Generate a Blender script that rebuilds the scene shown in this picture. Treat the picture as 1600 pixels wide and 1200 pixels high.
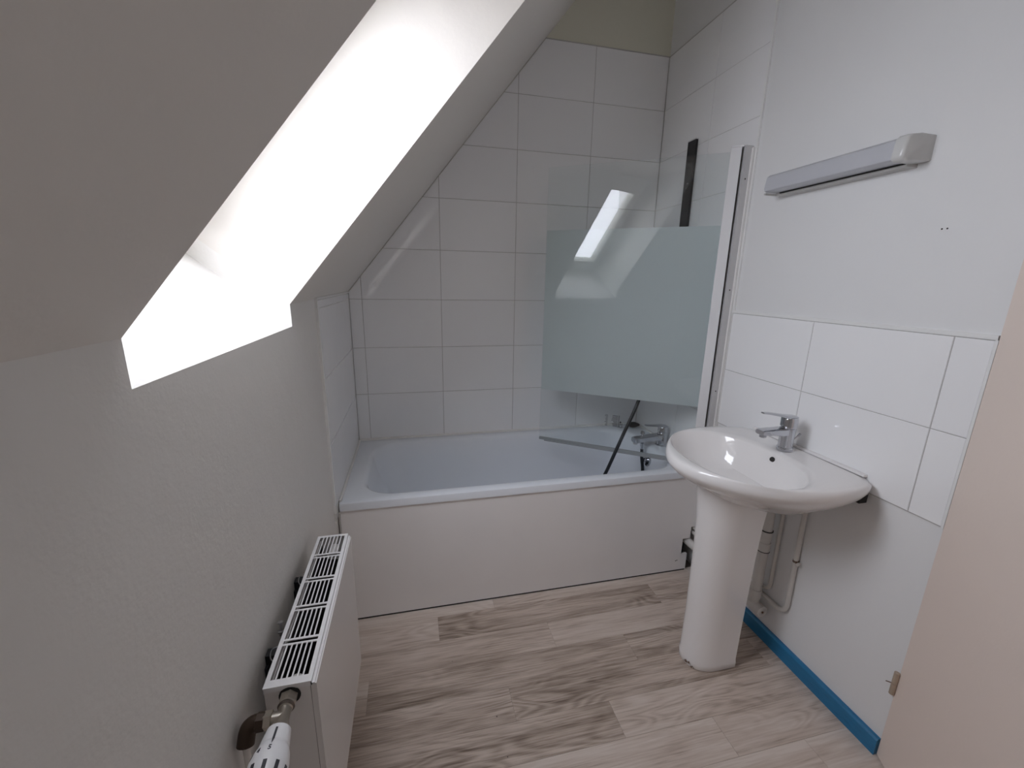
import bpy, bmesh, math, random
from mathutils import Vector, Matrix
random.seed(7)
SC = bpy.context.scene
for o in list(bpy.data.objects): bpy.data.objects.remove(o)
COL = SC.collection

# ------------------------------------------------------------------ camera
# x: right wall tile face = 0, room at x < 0; y: back wall tile face = 0, room at y < 0; z up
F_PX, YAW, PITCH, ROLL = 653.77, 0.2321, -0.2408, 0.0187
CAM = Vector((-1.3516, -2.2783, 1.4101))
fw = Vector((math.sin(YAW)*math.cos(PITCH), math.cos(YAW)*math.cos(PITCH), math.sin(PITCH)))
rt = Vector((math.cos(YAW), -math.sin(YAW), 0)); up = rt.cross(fw)
r2 = rt*math.cos(ROLL) + up*math.sin(ROLL); u2 = up*math.cos(ROLL) - rt*math.sin(ROLL)
cd = bpy.data.cameras.new('camera'); cam = bpy.data.objects.new('camera', cd); COL.objects.link(cam)
cd.sensor_width = 36; cd.lens = F_PX/1600*36; cd.clip_start = 0.01; cd.clip_end = 100
M = Matrix((r2, u2, -fw)).transposed().to_4x4(); M.translation = CAM
cam.matrix_world = M
SC.camera = cam

# ------------------------------------------------------------------ sky, exposure
w = bpy.data.worlds.new('overcast_sky'); SC.world = w; w.use_nodes = True
bg = w.node_tree.nodes['Background']
bg.inputs[0].default_value = (0.885, 0.90, 1.0, 1); bg.inputs[1].default_value = 15.5
vs = SC.view_settings
vs.view_transform = 'Standard'; vs.look = 'None'; vs.gamma = 1.0; vs.use_curve_mapping = False
vs.exposure = 0.0
SC.cycles.max_bounces = 16; SC.cycles.diffuse_bounces = 9; SC.cycles.glossy_bounces = 6; SC.cycles.transparent_max_bounces = 16

# section of the sloping roof: K is where slope and knee wall meet
LX, KZ = -1.671, 1.34
SL = math.atan(1.227); ES = Vector((math.cos(SL), 0, math.sin(SL))); EN = Vector((-math.sin(SL), 0, math.cos(SL)))
K = Vector((LX, 0, KZ))
WY0, WY1, WZ = -1.725, -1.042, 1.281       # roof-window reveal: near side, far side, sill height
def W(s, y, n): return K + ES*s + EN*n + Vector((0, y, 0))
# skylight sampling portal filling the roof-window opening (adds no light of its own)
pl = bpy.data.lights.new('roof_window_portal', 'AREA'); pl.shape = 'RECTANGLE'; pl.size = 0.66; pl.size_y = 0.90
pl.cycles.is_portal = True
po = bpy.data.objects.new('roof_window_portal', pl); COL.objects.link(po)
pm = Matrix((Vector((0, 1, 0)), (-EN).cross(Vector((0, 1, 0))) * -1, EN)).transposed()
zc = EN; xc = Vector((0, 1, 0)); yc = zc.cross(xc)
pm = Matrix((xc, yc, zc)).transposed().to_4x4(); pm.translation = W(0.41, (WY0+WY1)/2, 0.42)
po.matrix_world = pm

# ------------------------------------------------------------------ materials
MAT = {}
def nt(name):
    m = bpy.data.materials.new(name); m.use_nodes = True; MAT[name] = m
    t = m.node_tree; return m, t, t.nodes['Principled BSDF']
def N(t, typ, **kw):
    n = t.nodes.new(typ)
    for k, v in kw.items():
        if k.startswith('i_'):
            key = k[2:]; key = int(key) if key.isdigit() else key.replace('_', ' ')
            n.inputs[key].default_value = v
        else: setattr(n, k, v)
    return n
def rgb(r, g, b): return (r, g, b, 1)
def simple(name, col, rough=.5, metal=0, bump=None, spec=.5, coat=0, var=0):
    m, t, b = nt(name)
    b.inputs['Base Color'].default_value = rgb(*col); b.inputs['Roughness'].default_value = rough
    b.inputs['Metallic'].default_value = metal; b.inputs['Specular IOR Level'].default_value = spec
    b.inputs['Coat Weight'].default_value = coat
    tc = N(t, 'ShaderNodeTexCoord')
    if var:
        nz = N(t, 'ShaderNodeTexNoise', i_Scale=6.0, i_Detail=4.0); t.links.new(tc.outputs['Object'], nz.inputs['Vector'])
        mr = N(t, 'ShaderNodeMix', data_type='RGBA'); mr.inputs[6].default_value = rgb(*[c*(1-var) for c in col]); mr.inputs[7].default_value = rgb(*[min(1, c*(1+var)) for c in col])
        t.links.new(nz.outputs['Fac'], mr.inputs[0]); t.links.new(mr.outputs[2], b.inputs['Base Color'])
    if bump:
        sc, st, dist = bump
        nz = N(t, 'ShaderNodeTexNoise', i_Scale=sc, i_Detail=3.0); t.links.new(tc.outputs['Object'], nz.inputs['Vector'])
        bp = N(t, 'ShaderNodeBump', i_Strength=st, i_Distance=dist); t.links.new(nz.outputs['Fac'], bp.inputs['Height'])
        t.links.new(bp.outputs[0], b.inputs['Normal'])
    return m
def plaster(name, col, rough, fine, coarse, dirt=.05):
    m, t, b = nt(name); tc = N(t, 'ShaderNodeTexCoord')
    n1 = N(t, 'ShaderNodeTexNoise', i_Scale=150.0, i_Detail=2.0); n2 = N(t, 'ShaderNodeTexNoise', i_Scale=7.0, i_Detail=5.0, i_Roughness=.6)
    n3 = N(t, 'ShaderNodeTexNoise', i_Scale=2.2, i_Detail=5.0)
    for n in (n1, n2, n3): t.links.new(tc.outputs['Object'], n.inputs['Vector'])
    b1 = N(t, 'ShaderNodeBump', i_Strength=fine, i_Distance=.0015); b2 = N(t, 'ShaderNodeBump', i_Strength=coarse, i_Distance=.02)
    t.links.new(n2.outputs['Fac'], b2.inputs['Height']); t.links.new(n1.outputs['Fac'], b1.inputs['Height'])
    t.links.new(b2.outputs[0], b1.inputs['Normal']); t.links.new(b1.outputs[0], b.inputs['Normal'])
    mr = N(t, 'ShaderNodeMix', data_type='RGBA'); mr.inputs[6].default_value = rgb(*[c*(1-dirt) for c in col]); mr.inputs[7].default_value = rgb(*col)
    t.links.new(n3.outputs['Fac'], mr.inputs[0]); t.links.new(mr.outputs[2], b.inputs['Base Color'])
    b.inputs['Roughness'].default_value = rough; b.inputs['Specular IOR Level'].default_value = .35
    return m
plaster('wall_paint', (.80, .80, .80), .55, .10, .05)
plaster('slope_paint', (.775, .74, .695), .6, .10, .10)
plaster('knee_paint', (.80, .78, .75), .45, .22, .16)
plaster('back_paint', (.76, .745, .63), .6, .12, .06)
simple('hall_paint', (.8, .79, .76), .6, bump=(90, .1, .001))
def tile_mat():
    m, t, b = nt('tile_glaze'); oi = N(t, 'ShaderNodeObjectInfo'); tc = N(t, 'ShaderNodeTexCoord')
    cr = N(t, 'ShaderNodeMix', data_type='RGBA'); cr.inputs[6].default_value = rgb(.875, .875, .885); cr.inputs[7].default_value = rgb(.90, .90, .905)
    t.links.new(oi.outputs['Random'], cr.inputs[0]); t.links.new(cr.outputs[2], b.inputs['Base Color'])
    b.inputs['Roughness'].default_value = .055; b.inputs['Specular IOR Level'].default_value = .5
    n = N(t, 'ShaderNodeTexNoise', i_Scale=3.5, i_Detail=2.0); t.links.new(tc.outputs['Object'], n.inputs['Vector'])
    bp = N(t, 'ShaderNodeBump', i_Strength=.2, i_Distance=.006); t.links.new(n.outputs['Fac'], bp.inputs['Height']); t.links.new(bp.outputs[0], b.inputs['Normal'])
tile_mat()
simple('grout', (.50, .485, .47), .9, bump=(300, .3, .001), var=.25)
simple('grout_light', (.70, .69, .67), .9, bump=(300, .3, .001), var=.1)
simple('sealant', (.82, .81, .79), .35, var=.08)
simple('tile_trim', (.82, .82, .81), .3)
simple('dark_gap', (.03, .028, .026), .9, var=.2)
simple('acrylic', (.81, .84, .885), .16, bump=(30, .02, .001))
simple('bath_panel_paint', (.86, .835, .825), .38, bump=(40, .05, .002), var=.025)
simple('ceramic', (.86, .84, .83), .07, coat=.3, bump=(8, .015, .002))
simple('ceramic_stain', (.30, .20, .15), .8, bump=(200, .3, .001), var=.3)
simple('chrome', (.56, .57, .60), .09, 1.0, bump=(60, .02, .001))
simple('chrome_satin', (.52, .52, .54), .28, 1.0, bump=(90, .03, .001))
simple('black_plastic', (.012, .012, .014), .35, bump=(120, .05, .0005))
simple('black_hose', (.012, .014, .018), .32, bump=(200, .1, .0005))
simple('white_profile', (.80, .80, .81), .3, bump=(200, .03, .0005))
simple('grey_profile', (.60, .595, .60), .35, .0, bump=(200, .03, .0005))
simple('grey_seal', (.30, .32, .33), .4, bump=(200, .03, .0005))
simple('enamel', (.74, .715, .70), .22, bump=(150, .05, .0006))
simple('grille_enamel', (.78, .77, .77), .25, bump=(150, .03, .0006))
simple('fin_steel_shade', (.035, .03, .027), .7, bump=(60, .2, .001), var=.4)  # dark fin metal, also the painted shade on the radiator's inner sheets
simple('nickel', (.50, .46, .40), .28, 1.0, bump=(80, .1, .0006), var=.12)
simple('nickel_dark', (.16, .13, .11), .45, .8, bump=(80, .2, .0006), var=.3)
simple('brown_pipe', (.055, .033, .02), .5, .4, bump=(60, .4, .001), var=.5)
simple('trv_white', (.78, .78, .79), .3, bump=(100, .03, .0005))
simple('print_grey', (.035, .035, .042), .6, bump=(100, .03, .0005))
simple('pvc_white', (.66, .64, .61), .35, bump=(40, .08, .001), var=.06)
simple('painted_pipe', (.66, .635, .60), .45, bump=(60, .2, .001), var=.06)
simple('rust', (.16, .09, .05), .7, .3, bump=(200, .5, .001), var=.5)
plaster('door_paint', (.83, .715, .64), .42, .10, .05, .06)
simple('door_edge', (.70, .60, .50), .5, var=.05)
simple('hinge_steel', (.50, .40, .31), .5, .3, bump=(120, .3, .001), var=.35)
simple('lamp_diffuser', (.52, .53, .565), .3, bump=(100, .03, .0005))
simple('lamp_body', (.62, .62, .61), .25, bump=(100, .03, .0005))
simple('lamp_base', (.50, .49, .47), .35, bump=(100, .03, .0005))
simple('window_frame_white', (.74, .735, .70), .35, bump=(60, .05, .001))
simple('window_sash', (.70, .69, .63), .35, bump=(60, .05, .001))
# scratched blue skirting
def blue():
    m, t, b = nt('blue_gloss'); tc = N(t, 'ShaderNodeTexCoord'); mp = N(t, 'ShaderNodeMapping'); mp.inputs['Scale'].default_value = (9, 3.2, 22)
    n = N(t, 'ShaderNodeTexNoise', i_Scale=4.0, i_Detail=8.0, i_Roughness=.7); cr = N(t, 'ShaderNodeValToRGB')
    t.links.new(tc.outputs['Object'], mp.inputs[0]); t.links.new(mp.outputs[0], n.inputs['Vector']); t.links.new(n.outputs['Fac'], cr.inputs[0])
    e = cr.color_ramp.elements; e[0].position = .30; e[0].color = rgb(.010, .09, .18); e[1].position = .42; e[1].color = rgb(.016, .165, .34)
    x = e.new(.66); x.color = rgb(.018, .185, .375); y = e.new(.72); y.color = rgb(.32, .48, .60)
    t.links.new(cr.outputs[0], b.inputs['Base Color']); b.inputs['Roughness'].default_value = .28
    bp = N(t, 'ShaderNodeBump', i_Strength=.3, i_Distance=.002); t.links.new(n.outputs['Fac'], bp.inputs['Height']); t.links.new(bp.outputs[0], b.inputs['Normal'])
blue()
# printed oak vinyl
def vinyl():
    m, t, b = nt('vinyl_oak'); tc = N(t, 'ShaderNodeTexCoord'); oi = N(t, 'ShaderNodeObjectInfo'); L = t.links.new
    off = N(t, 'ShaderNodeVectorMath', operation='SCALE'); off.inputs[0].default_value = (37.0, 19.0, 53.0); L(oi.outputs['Random'], off.inputs['Scale'])
    add = N(t, 'ShaderNodeVectorMath', operation='ADD'); L(tc.outputs['Object'], add.inputs[0]); L(off.outputs[0], add.inputs[1])
    def mapped(sc):
        mp = N(t, 'ShaderNodeMapping'); mp.inputs['Scale'].default_value = sc; L(add.outputs[0], mp.inputs[0]); return mp.outputs[0]
    fib = N(t, 'ShaderNodeTexNoise', i_Scale=1.0, i_Detail=6.0, i_Roughness=.65); L(mapped((7, 190, 1)), fib.inputs['Vector'])
    band = N(t, 'ShaderNodeTexNoise', i_Scale=1.0, i_Detail=4.0, i_Roughness=.55, i_Distortion=.6); L(mapped((2.2, 20, 1)), band.inputs['Vector'])
    # cathedral figure: contour rings of a stretched noise field
    fld = N(t, 'ShaderNodeTexNoise', i_Scale=1.0, i_Detail=1.5, i_Roughness=.4, i_Distortion=.3); L(mapped((2.4, 11.0, 1)), fld.inputs['Vector'])
    mu = N(t, 'ShaderNodeMath', operation='MULTIPLY', i_1=85.0); L(fld.outputs['Fac'], mu.inputs[0])
    sn = N(t, 'ShaderNodeMath', operation='SINE'); L(mu.outputs[0], sn.inputs[0])
    mask = N(t, 'ShaderNodeTexNoise', i_Scale=1.0, i_Detail=2.0); L(mapped((1.6, 5.0, 3)), mask.inputs['Vector'])
    mk = N(t, 'ShaderNodeMapRange'); mk.inputs[1].default_value = .40; mk.inputs[2].default_value = .60; L(mask.outputs['Fac'], mk.inputs[0])
    ring = N(t, 'ShaderNodeMath', operation='MULTIPLY'); L(sn.outputs[0], ring.inputs[0]); L(mk.outputs[0], ring.inputs[1])
    # knots
    vo = N(t, 'ShaderNodeTexVoronoi', i_Scale=1.0); L(mapped((2.0, 5.5, 1)), vo.inputs['Vector'])
    kn = N(t, 'ShaderNodeMapRange'); kn.inputs[1].default_value = .02; kn.inputs[2].default_value = .16; kn.inputs[3].default_value = 1.0; kn.inputs[4].default_value = 0.0; L(vo.outputs['Distance'], kn.inputs[0])
    def madd(a, k, c=None):
        x = N(t, 'ShaderNodeMath', operation='MULTIPLY_ADD'); L(a, x.inputs[0]); x.inputs[1].default_value = k
        if c is None: x.inputs[2].default_value = 0
        else: L(c, x.inputs[2])
        return x.outputs[0]
    v = madd(fib.outputs['Fac'], .62); v = madd(band.outputs['Fac'], .58, v); v = madd(ring.outputs[0], .062, v); v = madd(kn.outputs[0], -.24, v); v = madd(oi.outputs['Random'], .24, v)
    cr = N(t, 'ShaderNodeValToRGB'); L(v, cr.inputs[0]); e = cr.color_ramp.elements
    e[0].position = .40; e[0].color = rgb(.16, .115, .088); e[1].position = .94; e[1].color = rgb(.70, .62, .555)
    x = e.new(.56); x.color = rgb(.375, .30, .245); y = e.new(.72); y.color = rgb(.575, .48, .41)
    # scuffed grime flecks
    sp = N(t, 'ShaderNodeTexVoronoi', i_Scale=9.0); L(add.outputs[0], sp.inputs['Vector'])
    sm = N(t, 'ShaderNodeMapRange'); sm.inputs[1].default_value = .014; sm.inputs[2].default_value = .026; L(sp.outputs['Distance'], sm.inputs[0])
    mx = N(t, 'ShaderNodeMix', data_type='RGBA'); mx.inputs[6].default_value = rgb(.05, .04, .035); L(sm.outputs[0], mx.inputs[0]); L(cr.outputs[0], mx.inputs[7]); L(mx.outputs[2], b.inputs['Base Color'])
    b.inputs['Roughness'].default_value = .42; b.inputs['Specular IOR Level'].default_value = .4
    bp = N(t, 'ShaderNodeBump', i_Strength=.15, i_Distance=.001); L(fib.outputs['Fac'], bp.inputs['Height']); L(bp.outputs[0], b.inputs['Normal'])
vinyl()
simple('plank_joint', (.22, .18, .155), .7, var=.1)
def clear_glass(name, tint, f0=.045):
    m = bpy.data.materials.new(name); m.use_nodes = True; MAT[name] = m; t = m.node_tree; t.nodes.clear(); L = t.links.new
    out = N(t, 'ShaderNodeOutputMaterial'); mix = N(t, 'ShaderNodeMixShader'); tr = N(t, 'ShaderNodeBsdfTransparent'); gl = N(t, 'ShaderNodeBsdfGlossy', i_Roughness=.0)
    tr.inputs[0].default_value = rgb(*tint); g = N(t, 'ShaderNodeNewGeometry')
    dp = N(t, 'ShaderNodeVectorMath', operation='DOT_PRODUCT'); L(g.outputs['Incoming'], dp.inputs[0]); L(g.outputs['Normal'], dp.inputs[1])
    ab = N(t, 'ShaderNodeMath', operation='ABSOLUTE'); L(dp.outputs['Value'], ab.inputs[0])
    su = N(t, 'ShaderNodeMath', operation='SUBTRACT', i_0=1.0); L(ab.outputs[0], su.inputs[1])
    pw = N(t, 'ShaderNodeMath', operation='POWER', i_1=5.0); L(su.outputs[0], pw.inputs[0])
    ma = N(t, 'ShaderNodeMath', operation='MULTIPLY_ADD', i_1=1-f0, i_2=f0); L(pw.outputs[0], ma.inputs[0])
    L(ma.outputs[0], mix.inputs[0]); L(tr.outputs[0], mix.inputs[1]); L(gl.outputs[0], mix.inputs[2]); L(mix.outputs[0], out.inputs[0])
    return m
clear_glass('clear_glass', (.965, .98, .98), .034); clear_glass('window_glass', (.97, .98, .98), .04)
def frost():
    m = bpy.data.materials.new('frosted_film'); m.use_nodes = True; MAT['frosted_film'] = m; t = m.node_tree; t.nodes.clear(); L = t.links.new
    out = N(t, 'ShaderNodeOutputMaterial'); a = N(t, 'ShaderNodeBsdfTranslucent'); a.inputs[0].default_value = rgb(.88, .915, .93)
    r = N(t, 'ShaderNodeBsdfRefraction', i_Roughness=.55, i_IOR=1.25); r.inputs[0].default_value = rgb(.90, .94, .96)
    dfu = N(t, 'ShaderNodeBsdfDiffuse'); dfu.inputs[0].default_value = rgb(.80, .845, .845)
    nz = N(t, 'ShaderNodeTexNoise', i_Scale=400.0); bp = N(t, 'ShaderNodeBump', i_Strength=.05, i_Distance=.0003); L(nz.outputs['Fac'], bp.inputs['Height']); L(bp.outputs[0], r.inputs['Normal'])
    m1 = N(t, 'ShaderNodeMixShader'); m1.inputs[0].default_value = .5; L(r.outputs[0], m1.inputs[1]); L(a.outputs[0], m1.inputs[2])
    m2 = N(t, 'ShaderNodeMixShader'); m2.inputs[0].default_value = .46; L(m1.outputs[0], m2.inputs[1]); L(dfu.outputs[0], m2.inputs[2]); L(m2.outputs[0], out.inputs[0])
frost()

# ------------------------------------------------------------------ mesh helpers
def wloc(o):
    v = Vector((0, 0, 0))
    while o: v += o.location; o = o.parent
    return v
def emit(name, bm, mat, parent=None, loc=None, smooth=False, angle=35, bevel=0, seg=2):
    """bm holds world coordinates; becomes one mesh object (origin: parent's, or loc)"""
    if bevel: bmesh.ops.bevel(bm, geom=[e for e in bm.edges if len(e.link_faces) == 2 and e.calc_face_angle(0) > .5], offset=bevel, segments=seg, affect='EDGES', profile=.5, clamp_overlap=True)
    org = wloc(parent) if parent else Vector((0, 0, 0))
    ol = Vector(loc) if loc is not None else org
    bmesh.ops.translate(bm, verts=bm.verts, vec=-ol)
    bmesh.ops.recalc_face_normals(bm, faces=bm.faces)
    me = bpy.data.meshes.new(name); bm.to_mesh(me); bm.free()
    if smooth:
        me.shade_smooth(); me.set_sharp_from_angle(angle=math.radians(angle))
    me.materials.append(MAT[mat])
    o = bpy.data.objects.new(name, me); COL.objects.link(o); o.location = ol - org
    if parent: o.parent = parent
    return o
def thing(name, label, cat, loc, group=None):
    o = bpy.data.objects.new(name, None); COL.objects.link(o); o.location = loc; o.empty_display_size = .05
    return tag(o, label, cat, group)
def tag(o, label, cat, group=None):
    o['label'] = label; o['category'] = cat
    if group: o['group'] = group
    return o
def struct(o, label=None):
    o['kind'] = 'structure'
    if label: o['label'] = label
    return o
def B(): return bmesh.new()
def box(bm, x0, x1, y0, y1, z0, z1):
    v = [bm.verts.new((x, y, z)) for x in (x0, x1) for y in (y0, y1) for z in (z0, z1)]
    for f in ((0, 1, 3, 2), (4, 6, 7, 5), (0, 4, 5, 1), (2, 3, 7, 6), (0, 2, 6, 4), (1, 5, 7, 3)): bm.faces.new([v[i] for i in f])
    return bm
def boxm(bm, dims, mtx):
    x, y, z = dims; n0 = len(bm.verts)
    box(bm, -x/2, x/2, -y/2, y/2, -z/2, z/2); bm.verts.ensure_lookup_table()
    bmesh.ops.transform(bm, matrix=mtx, verts=bm.verts[n0:]); return bm
def prism(bm, pts, vec):
    vec = Vector(vec); a = [bm.verts.new(p) for p in pts]; b = [bm.verts.new(Vector(p)+vec) for p in pts]; n = len(a)
    bm.faces.new(a); bm.faces.new(b[::-1])
    for i in range(n): bm.faces.new((a[i], b[i], b[(i+1) % n], a[(i+1) % n]))
    return bm
def loft(bm, rings, cap0=True, cap1=True, closed=True):
    R = [[bm.verts.new(p) for p in r] for r in rings]; n = len(R[0])
    for a, b in zip(R, R[1:]):
        for i in range(n if closed else n-1):
            j = (i+1) % n; bm.faces.new((a[i], a[j], b[j], b[i]))
    if cap0: bm.faces.new(R[0][::-1])
    if cap1: bm.faces.new(R[-1])
    return bm
def frame_of(d):
    d = Vector(d).normalized(); a = Vector((0, 0, 1)) if abs(d.z) < .9 else Vector((1, 0, 0))
    x = a.cross(d).normalized(); return x, d.cross(x), d
def lathe(bm, o, axis, prof, n=28, ph=0):
    """prof: list of (distance along axis, radius)"""
    x, y, d = frame_of(axis); o = Vector(o)
    return loft(bm, [[o + d*h + (x*math.cos(ph+2*math.pi*i/n) + y*math.sin(ph+2*math.pi*i/n))*r for i in range(n)] for h, r in prof])
def smooth_path(pts, k=8):
    P = [Vector(p) for p in pts]; out = []
    for i in range(len(P)-1):
        p0 = P[max(i-1, 0)]; p1 = P[i]; p2 = P[i+1]; p3 = P[min(i+2, len(P)-1)]
        for s in range(k):
            t = s/k
            out.append(.5*((2*p1) + (p2-p0)*t + (2*p0-5*p1+4*p2-p3)*t*t + (3*p1-p0-3*p2+p3)*t**3))
    out.append(P[-1]); return out
def round_path(pts, r, k=6):
    P = [Vector(p) for p in pts]; out = [P[0]]
    for i in range(1, len(P)-1):
        a = (P[i-1]-P[i]); b = (P[i+1]-P[i]); rr = min(r, a.length*.49, b.length*.49)
        s = P[i]+a.normalized()*rr; e = P[i]+b.normalized()*rr
        for j in range(k+1):
            t = j/k; out.append(s*(1-t)**2 + P[i]*2*t*(1-t) + e*t*t)
    out.append(P[-1]); return out
def tube(bm, path, r, n=12):
    P = [Vector(p) for p in path]; rings = []; x = None
    for i, p in enumerate(P):
        d = (P[min(i+1, len(P)-1)]-P[max(i-1, 0)]).normalized()
        if x is None: x, y, _ = frame_of(d)
        else: x = (x - d*x.dot(d)).normalized(); y = d.cross(x)
        rr = r[i] if isinstance(r, (list, tuple)) else r
        rings.append([p + (x*math.cos(2*math.pi*j/n) + y*math.sin(2*math.pi*j/n))*rr for j in range(n)])
    return loft(bm, rings)
def rrect(x0, x1, y0, y1, r, z, k=10):
    out = []
    for cx, cy, a0 in ((x1-r, y1-r, 0), (x0+r, y1-r, 90), (x0+r, y0+r, 180), (x1-r, y0+r, 270)):
        for i in range(k+1):
            a = math.radians(a0 + 90*i/k); out.append(Vector((cx+r*math.cos(a), cy+r*math.sin(a), z)))
    return out
def text_mesh(s, size, depth=.0003):
    cu = bpy.data.curves.new('txt', 'FONT'); cu.body = s; cu.size = size; cu.extrude = depth; cu.align_x = 'CENTER'; cu.align_y = 'CENTER'; cu.resolution_u = 2
    o = bpy.data.objects.new('txt', cu); COL.objects.link(o); bpy.context.view_layer.update()
    me = bpy.data.meshes.new_from_object(o.evaluated_get(bpy.context.evaluated_depsgraph_get())); bpy.data.objects.remove(o)
    return me

# ------------------------------------------------------------------ setting
PW, YN, CZ = 0.006, -2.62, 2.9     # paint plane behind the tile faces, near wall, flat ceiling
floor = struct(emit('floor', box(B(), -2.2, 1.3, -3.2, .2, -.08, -.0015), 'plank_joint'), 'grey-brown oak-look plank vinyl floor')
wall_back = struct(emit('wall_back', box(B(), -2.6, .2, PW, .14, -.08, 3.0), 'back_paint'), 'painted back wall above and behind the bath tiles')
wf = struct(emit('wall_front', box(B(), -2.6, 1.3, YN-.1, YN, -.08, 3.0), 'wall_paint'), 'plain wall behind the viewer')
struct(emit('ceiling', box(B(), -.75, 1.3, -3.1, .14, CZ, CZ+.1), 'wall_paint'), 'flat white ceiling strip')
DY0, DY1, DZ = -1.577, -2.315, 2.04
bm = B()
box(bm, PW, .085, DY0, .14, -.08, 3.0); box(bm, PW, .085, -3.1, DY1, -.08, 3.0); box(bm, PW, .085, DY1, DY0, DZ, 3.0)
wall_right = struct(emit('wall_right', bm, 'wall_paint'), 'white painted wall carrying basin and lamp')
bm = B()
box(bm, 1.1, 1.2, -2.7, .14, -.08, 3.0); box(bm, .085, 1.2, -1.0, -.9, -.08, 3.0)
struct(emit('wall_hallway', bm, 'hall_paint'), 'hallway wall behind the door')
# knee wall and sloping ceiling, cut by the roof window
def sec(s, n): p = W(s, 0, n); return (p.x, p.z)
TH = .40
def ext(bm, poly, y0, y1): return prism(bm, [(x, y0, z) for x, z in poly], (0, y1-y0, 0))
kfull = [(LX, -.08), (LX, KZ), sec(0, TH), (sec(0, TH)[0], -.08)]
s0 = (WZ-KZ)*math.sin(SL)
a0 = (LX, WZ); b0 = (LX-math.sin(SL)*TH, WZ+math.cos(SL)*TH)
kwin = [(LX, -.08), a0, b0, (b0[0], -.08)]
bm = B(); ext(bm, kfull, WY1, .14); ext(bm, kwin, WY0, WY1); ext(bm, kfull, YN-.1, WY0)
wall_left = struct(emit('wall_left', bm, 'knee_paint'), 'rough plastered knee wall under the slope')
sc_top = (CZ+.1-KZ)/math.sin(SL)
sfull = [(LX, KZ), sec(sc_top, 0), sec(sc_top, TH), sec(0, TH)]
TS, TN = .88, .31
tz = sec(TS, TN)[1]; stop = (tz-KZ)/math.sin(SL)
swin = [sec(stop, 0), sec(sc_top, 0), sec(sc_top, TH), sec(TS, TH), sec(TS, TN)]
bm = B(); ext(bm, sfull, WY1, .14); ext(bm, swin, WY0, WY1); ext(bm, sfull, YN-.1, WY0)
bmesh.ops.remove_doubles(bm, verts=bm.verts, dist=1e-5)
struct(emit('ceiling_slope', bm, 'slope_paint'), 'steep sloping ceiling with roof window reveal')
# roof window
def wbox(bm, sa, sb, ya, yb, na, nb):
    v = [bm.verts.new(W(s, y, n)) for s in (sa, sb) for y in (ya, yb) for n in (na, nb)]
    for f in ((0, 1, 3, 2), (4, 6, 7, 5), (0, 4, 5, 1), (2, 3, 7, 6), (0, 2, 6, 4), (1, 5, 7, 3)): bm.faces.new([v[i] for i in f])
    return bm
def wframe(bm, sa, sb, ya, yb, na, nb, tw, tb=None, tt=None):
    tb = tb or tw; tt = tt or tw
    wbox(bm, sa, sa+tb, ya, yb, na, nb); wbox(bm, sb-tt, sb, ya, yb, na, nb)
    wbox(bm, sa+tb, sb-tt, ya, ya+tw, na, nb); wbox(bm, sa+tb, sb-tt, yb-tw, yb, na, nb)
sb_ = s0; e = .001
GB, GT, GY0, GY1 = .074, .728, WY0+.114, WY1-.114          # visible glass
win = struct(emit('window_1', (lambda b: (wframe(b, sb_+e, TS-e, WY0+e, WY1-e, .345, .398, .060, .060, .060), b)[1])(B()), 'window_frame_white', bevel=.003), 'white pivoting roof window')
emit('sash', (lambda b: (wframe(b, .035, .800, WY0+.050, WY1-.050, .308, .372, .066, GB-.033, .074), b)[1])(B()), 'window_sash', win, bevel=.006)
emit('glass_pane', wbox(B(), GB-.004, GT+.004, GY0-.004, GY1+.004, .330, .346), 'window_glass', win)
emit('pane_gasket', (lambda b: (wframe(b, GB, GT, GY0, GY1, .3255, .3295, .004), b)[1])(B()), 'black_plastic', win)
emit('ventilation_bar', wbox(B(), .806, .846, WY0+.03, WY1-.03, .296, .344), 'window_frame_white', win, bevel=.006)

# ---- tiles
def clip(poly, a, b, c):            # keep a*u + b*v <= c
    out = []
    for i in range(len(poly)):
        p, q = poly[i], poly[(i+1) % len(poly)]; dp = a*p[0]+b*p[1]-c; dq = a*q[0]+b*q[1]-c
        if dp <= 0: out.append(p)
        if dp*dq < 0:
            t = dp/(dp-dq); out.append((p[0]+(q[0]-p[0])*t, p[1]+(q[1]-p[1])*t))
    return out
def inset(poly, d):
    cx = sum(p[0] for p in poly)/len(poly); cy = sum(p[1] for p in poly)/len(poly); res = []
    n = len(poly)
    for i in range(n):
        p0, p1, p2 = Vector(poly[i-1]), Vector(poly[i]), Vector(poly[(i+1) % n])
        e1 = (p1-p0).normalized(); e2 = (p2-p1).normalized(); n1 = Vector((-e1.y, e1.x)); n2 = Vector((-e2.y, e2.x))
        k = max(.3, 1+n1.dot(n2)); res.append(tuple(p1 + (n1+n2)*d/k))
    return res
TM = {}
def tile(parent, poly, to3, key=None, th=.006):
    """poly: CCW outline (u, v) in the wall plane; to3(u, v, h) -> world, h = 0 wall paint plane, h = th tile face"""
    o0 = Vector(to3(*poly[0], 0)) if True else None
    if key in TM: me = TM[key]
    else:
        bm = B(); ins = inset(poly, .0012)
        loft(bm, [[Vector(to3(u, v, 0)) for u, v in poly], [Vector(to3(u, v, th-.0009)) for u, v in poly], [Vector(to3(u, v, th)) for u, v in ins]], cap0=False)
        bmesh.ops.translate(bm, verts=bm.verts, vec=-o0); bmesh.ops.recalc_face_normals(bm, faces=bm.faces)
        me = bpy.data.meshes.new('tile'); bm.to_mesh(me); bm.free(); me.materials.append(MAT['tile_glaze'])
        if key: TM[key] = me
    ob = bpy.data.objects.new('tile', me); COL.objects.link(ob); ob.parent = parent; ob.location = o0
    j = random.uniform(-1, 1)*.0016
    return ob
G = .0012   # half joint
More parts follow.
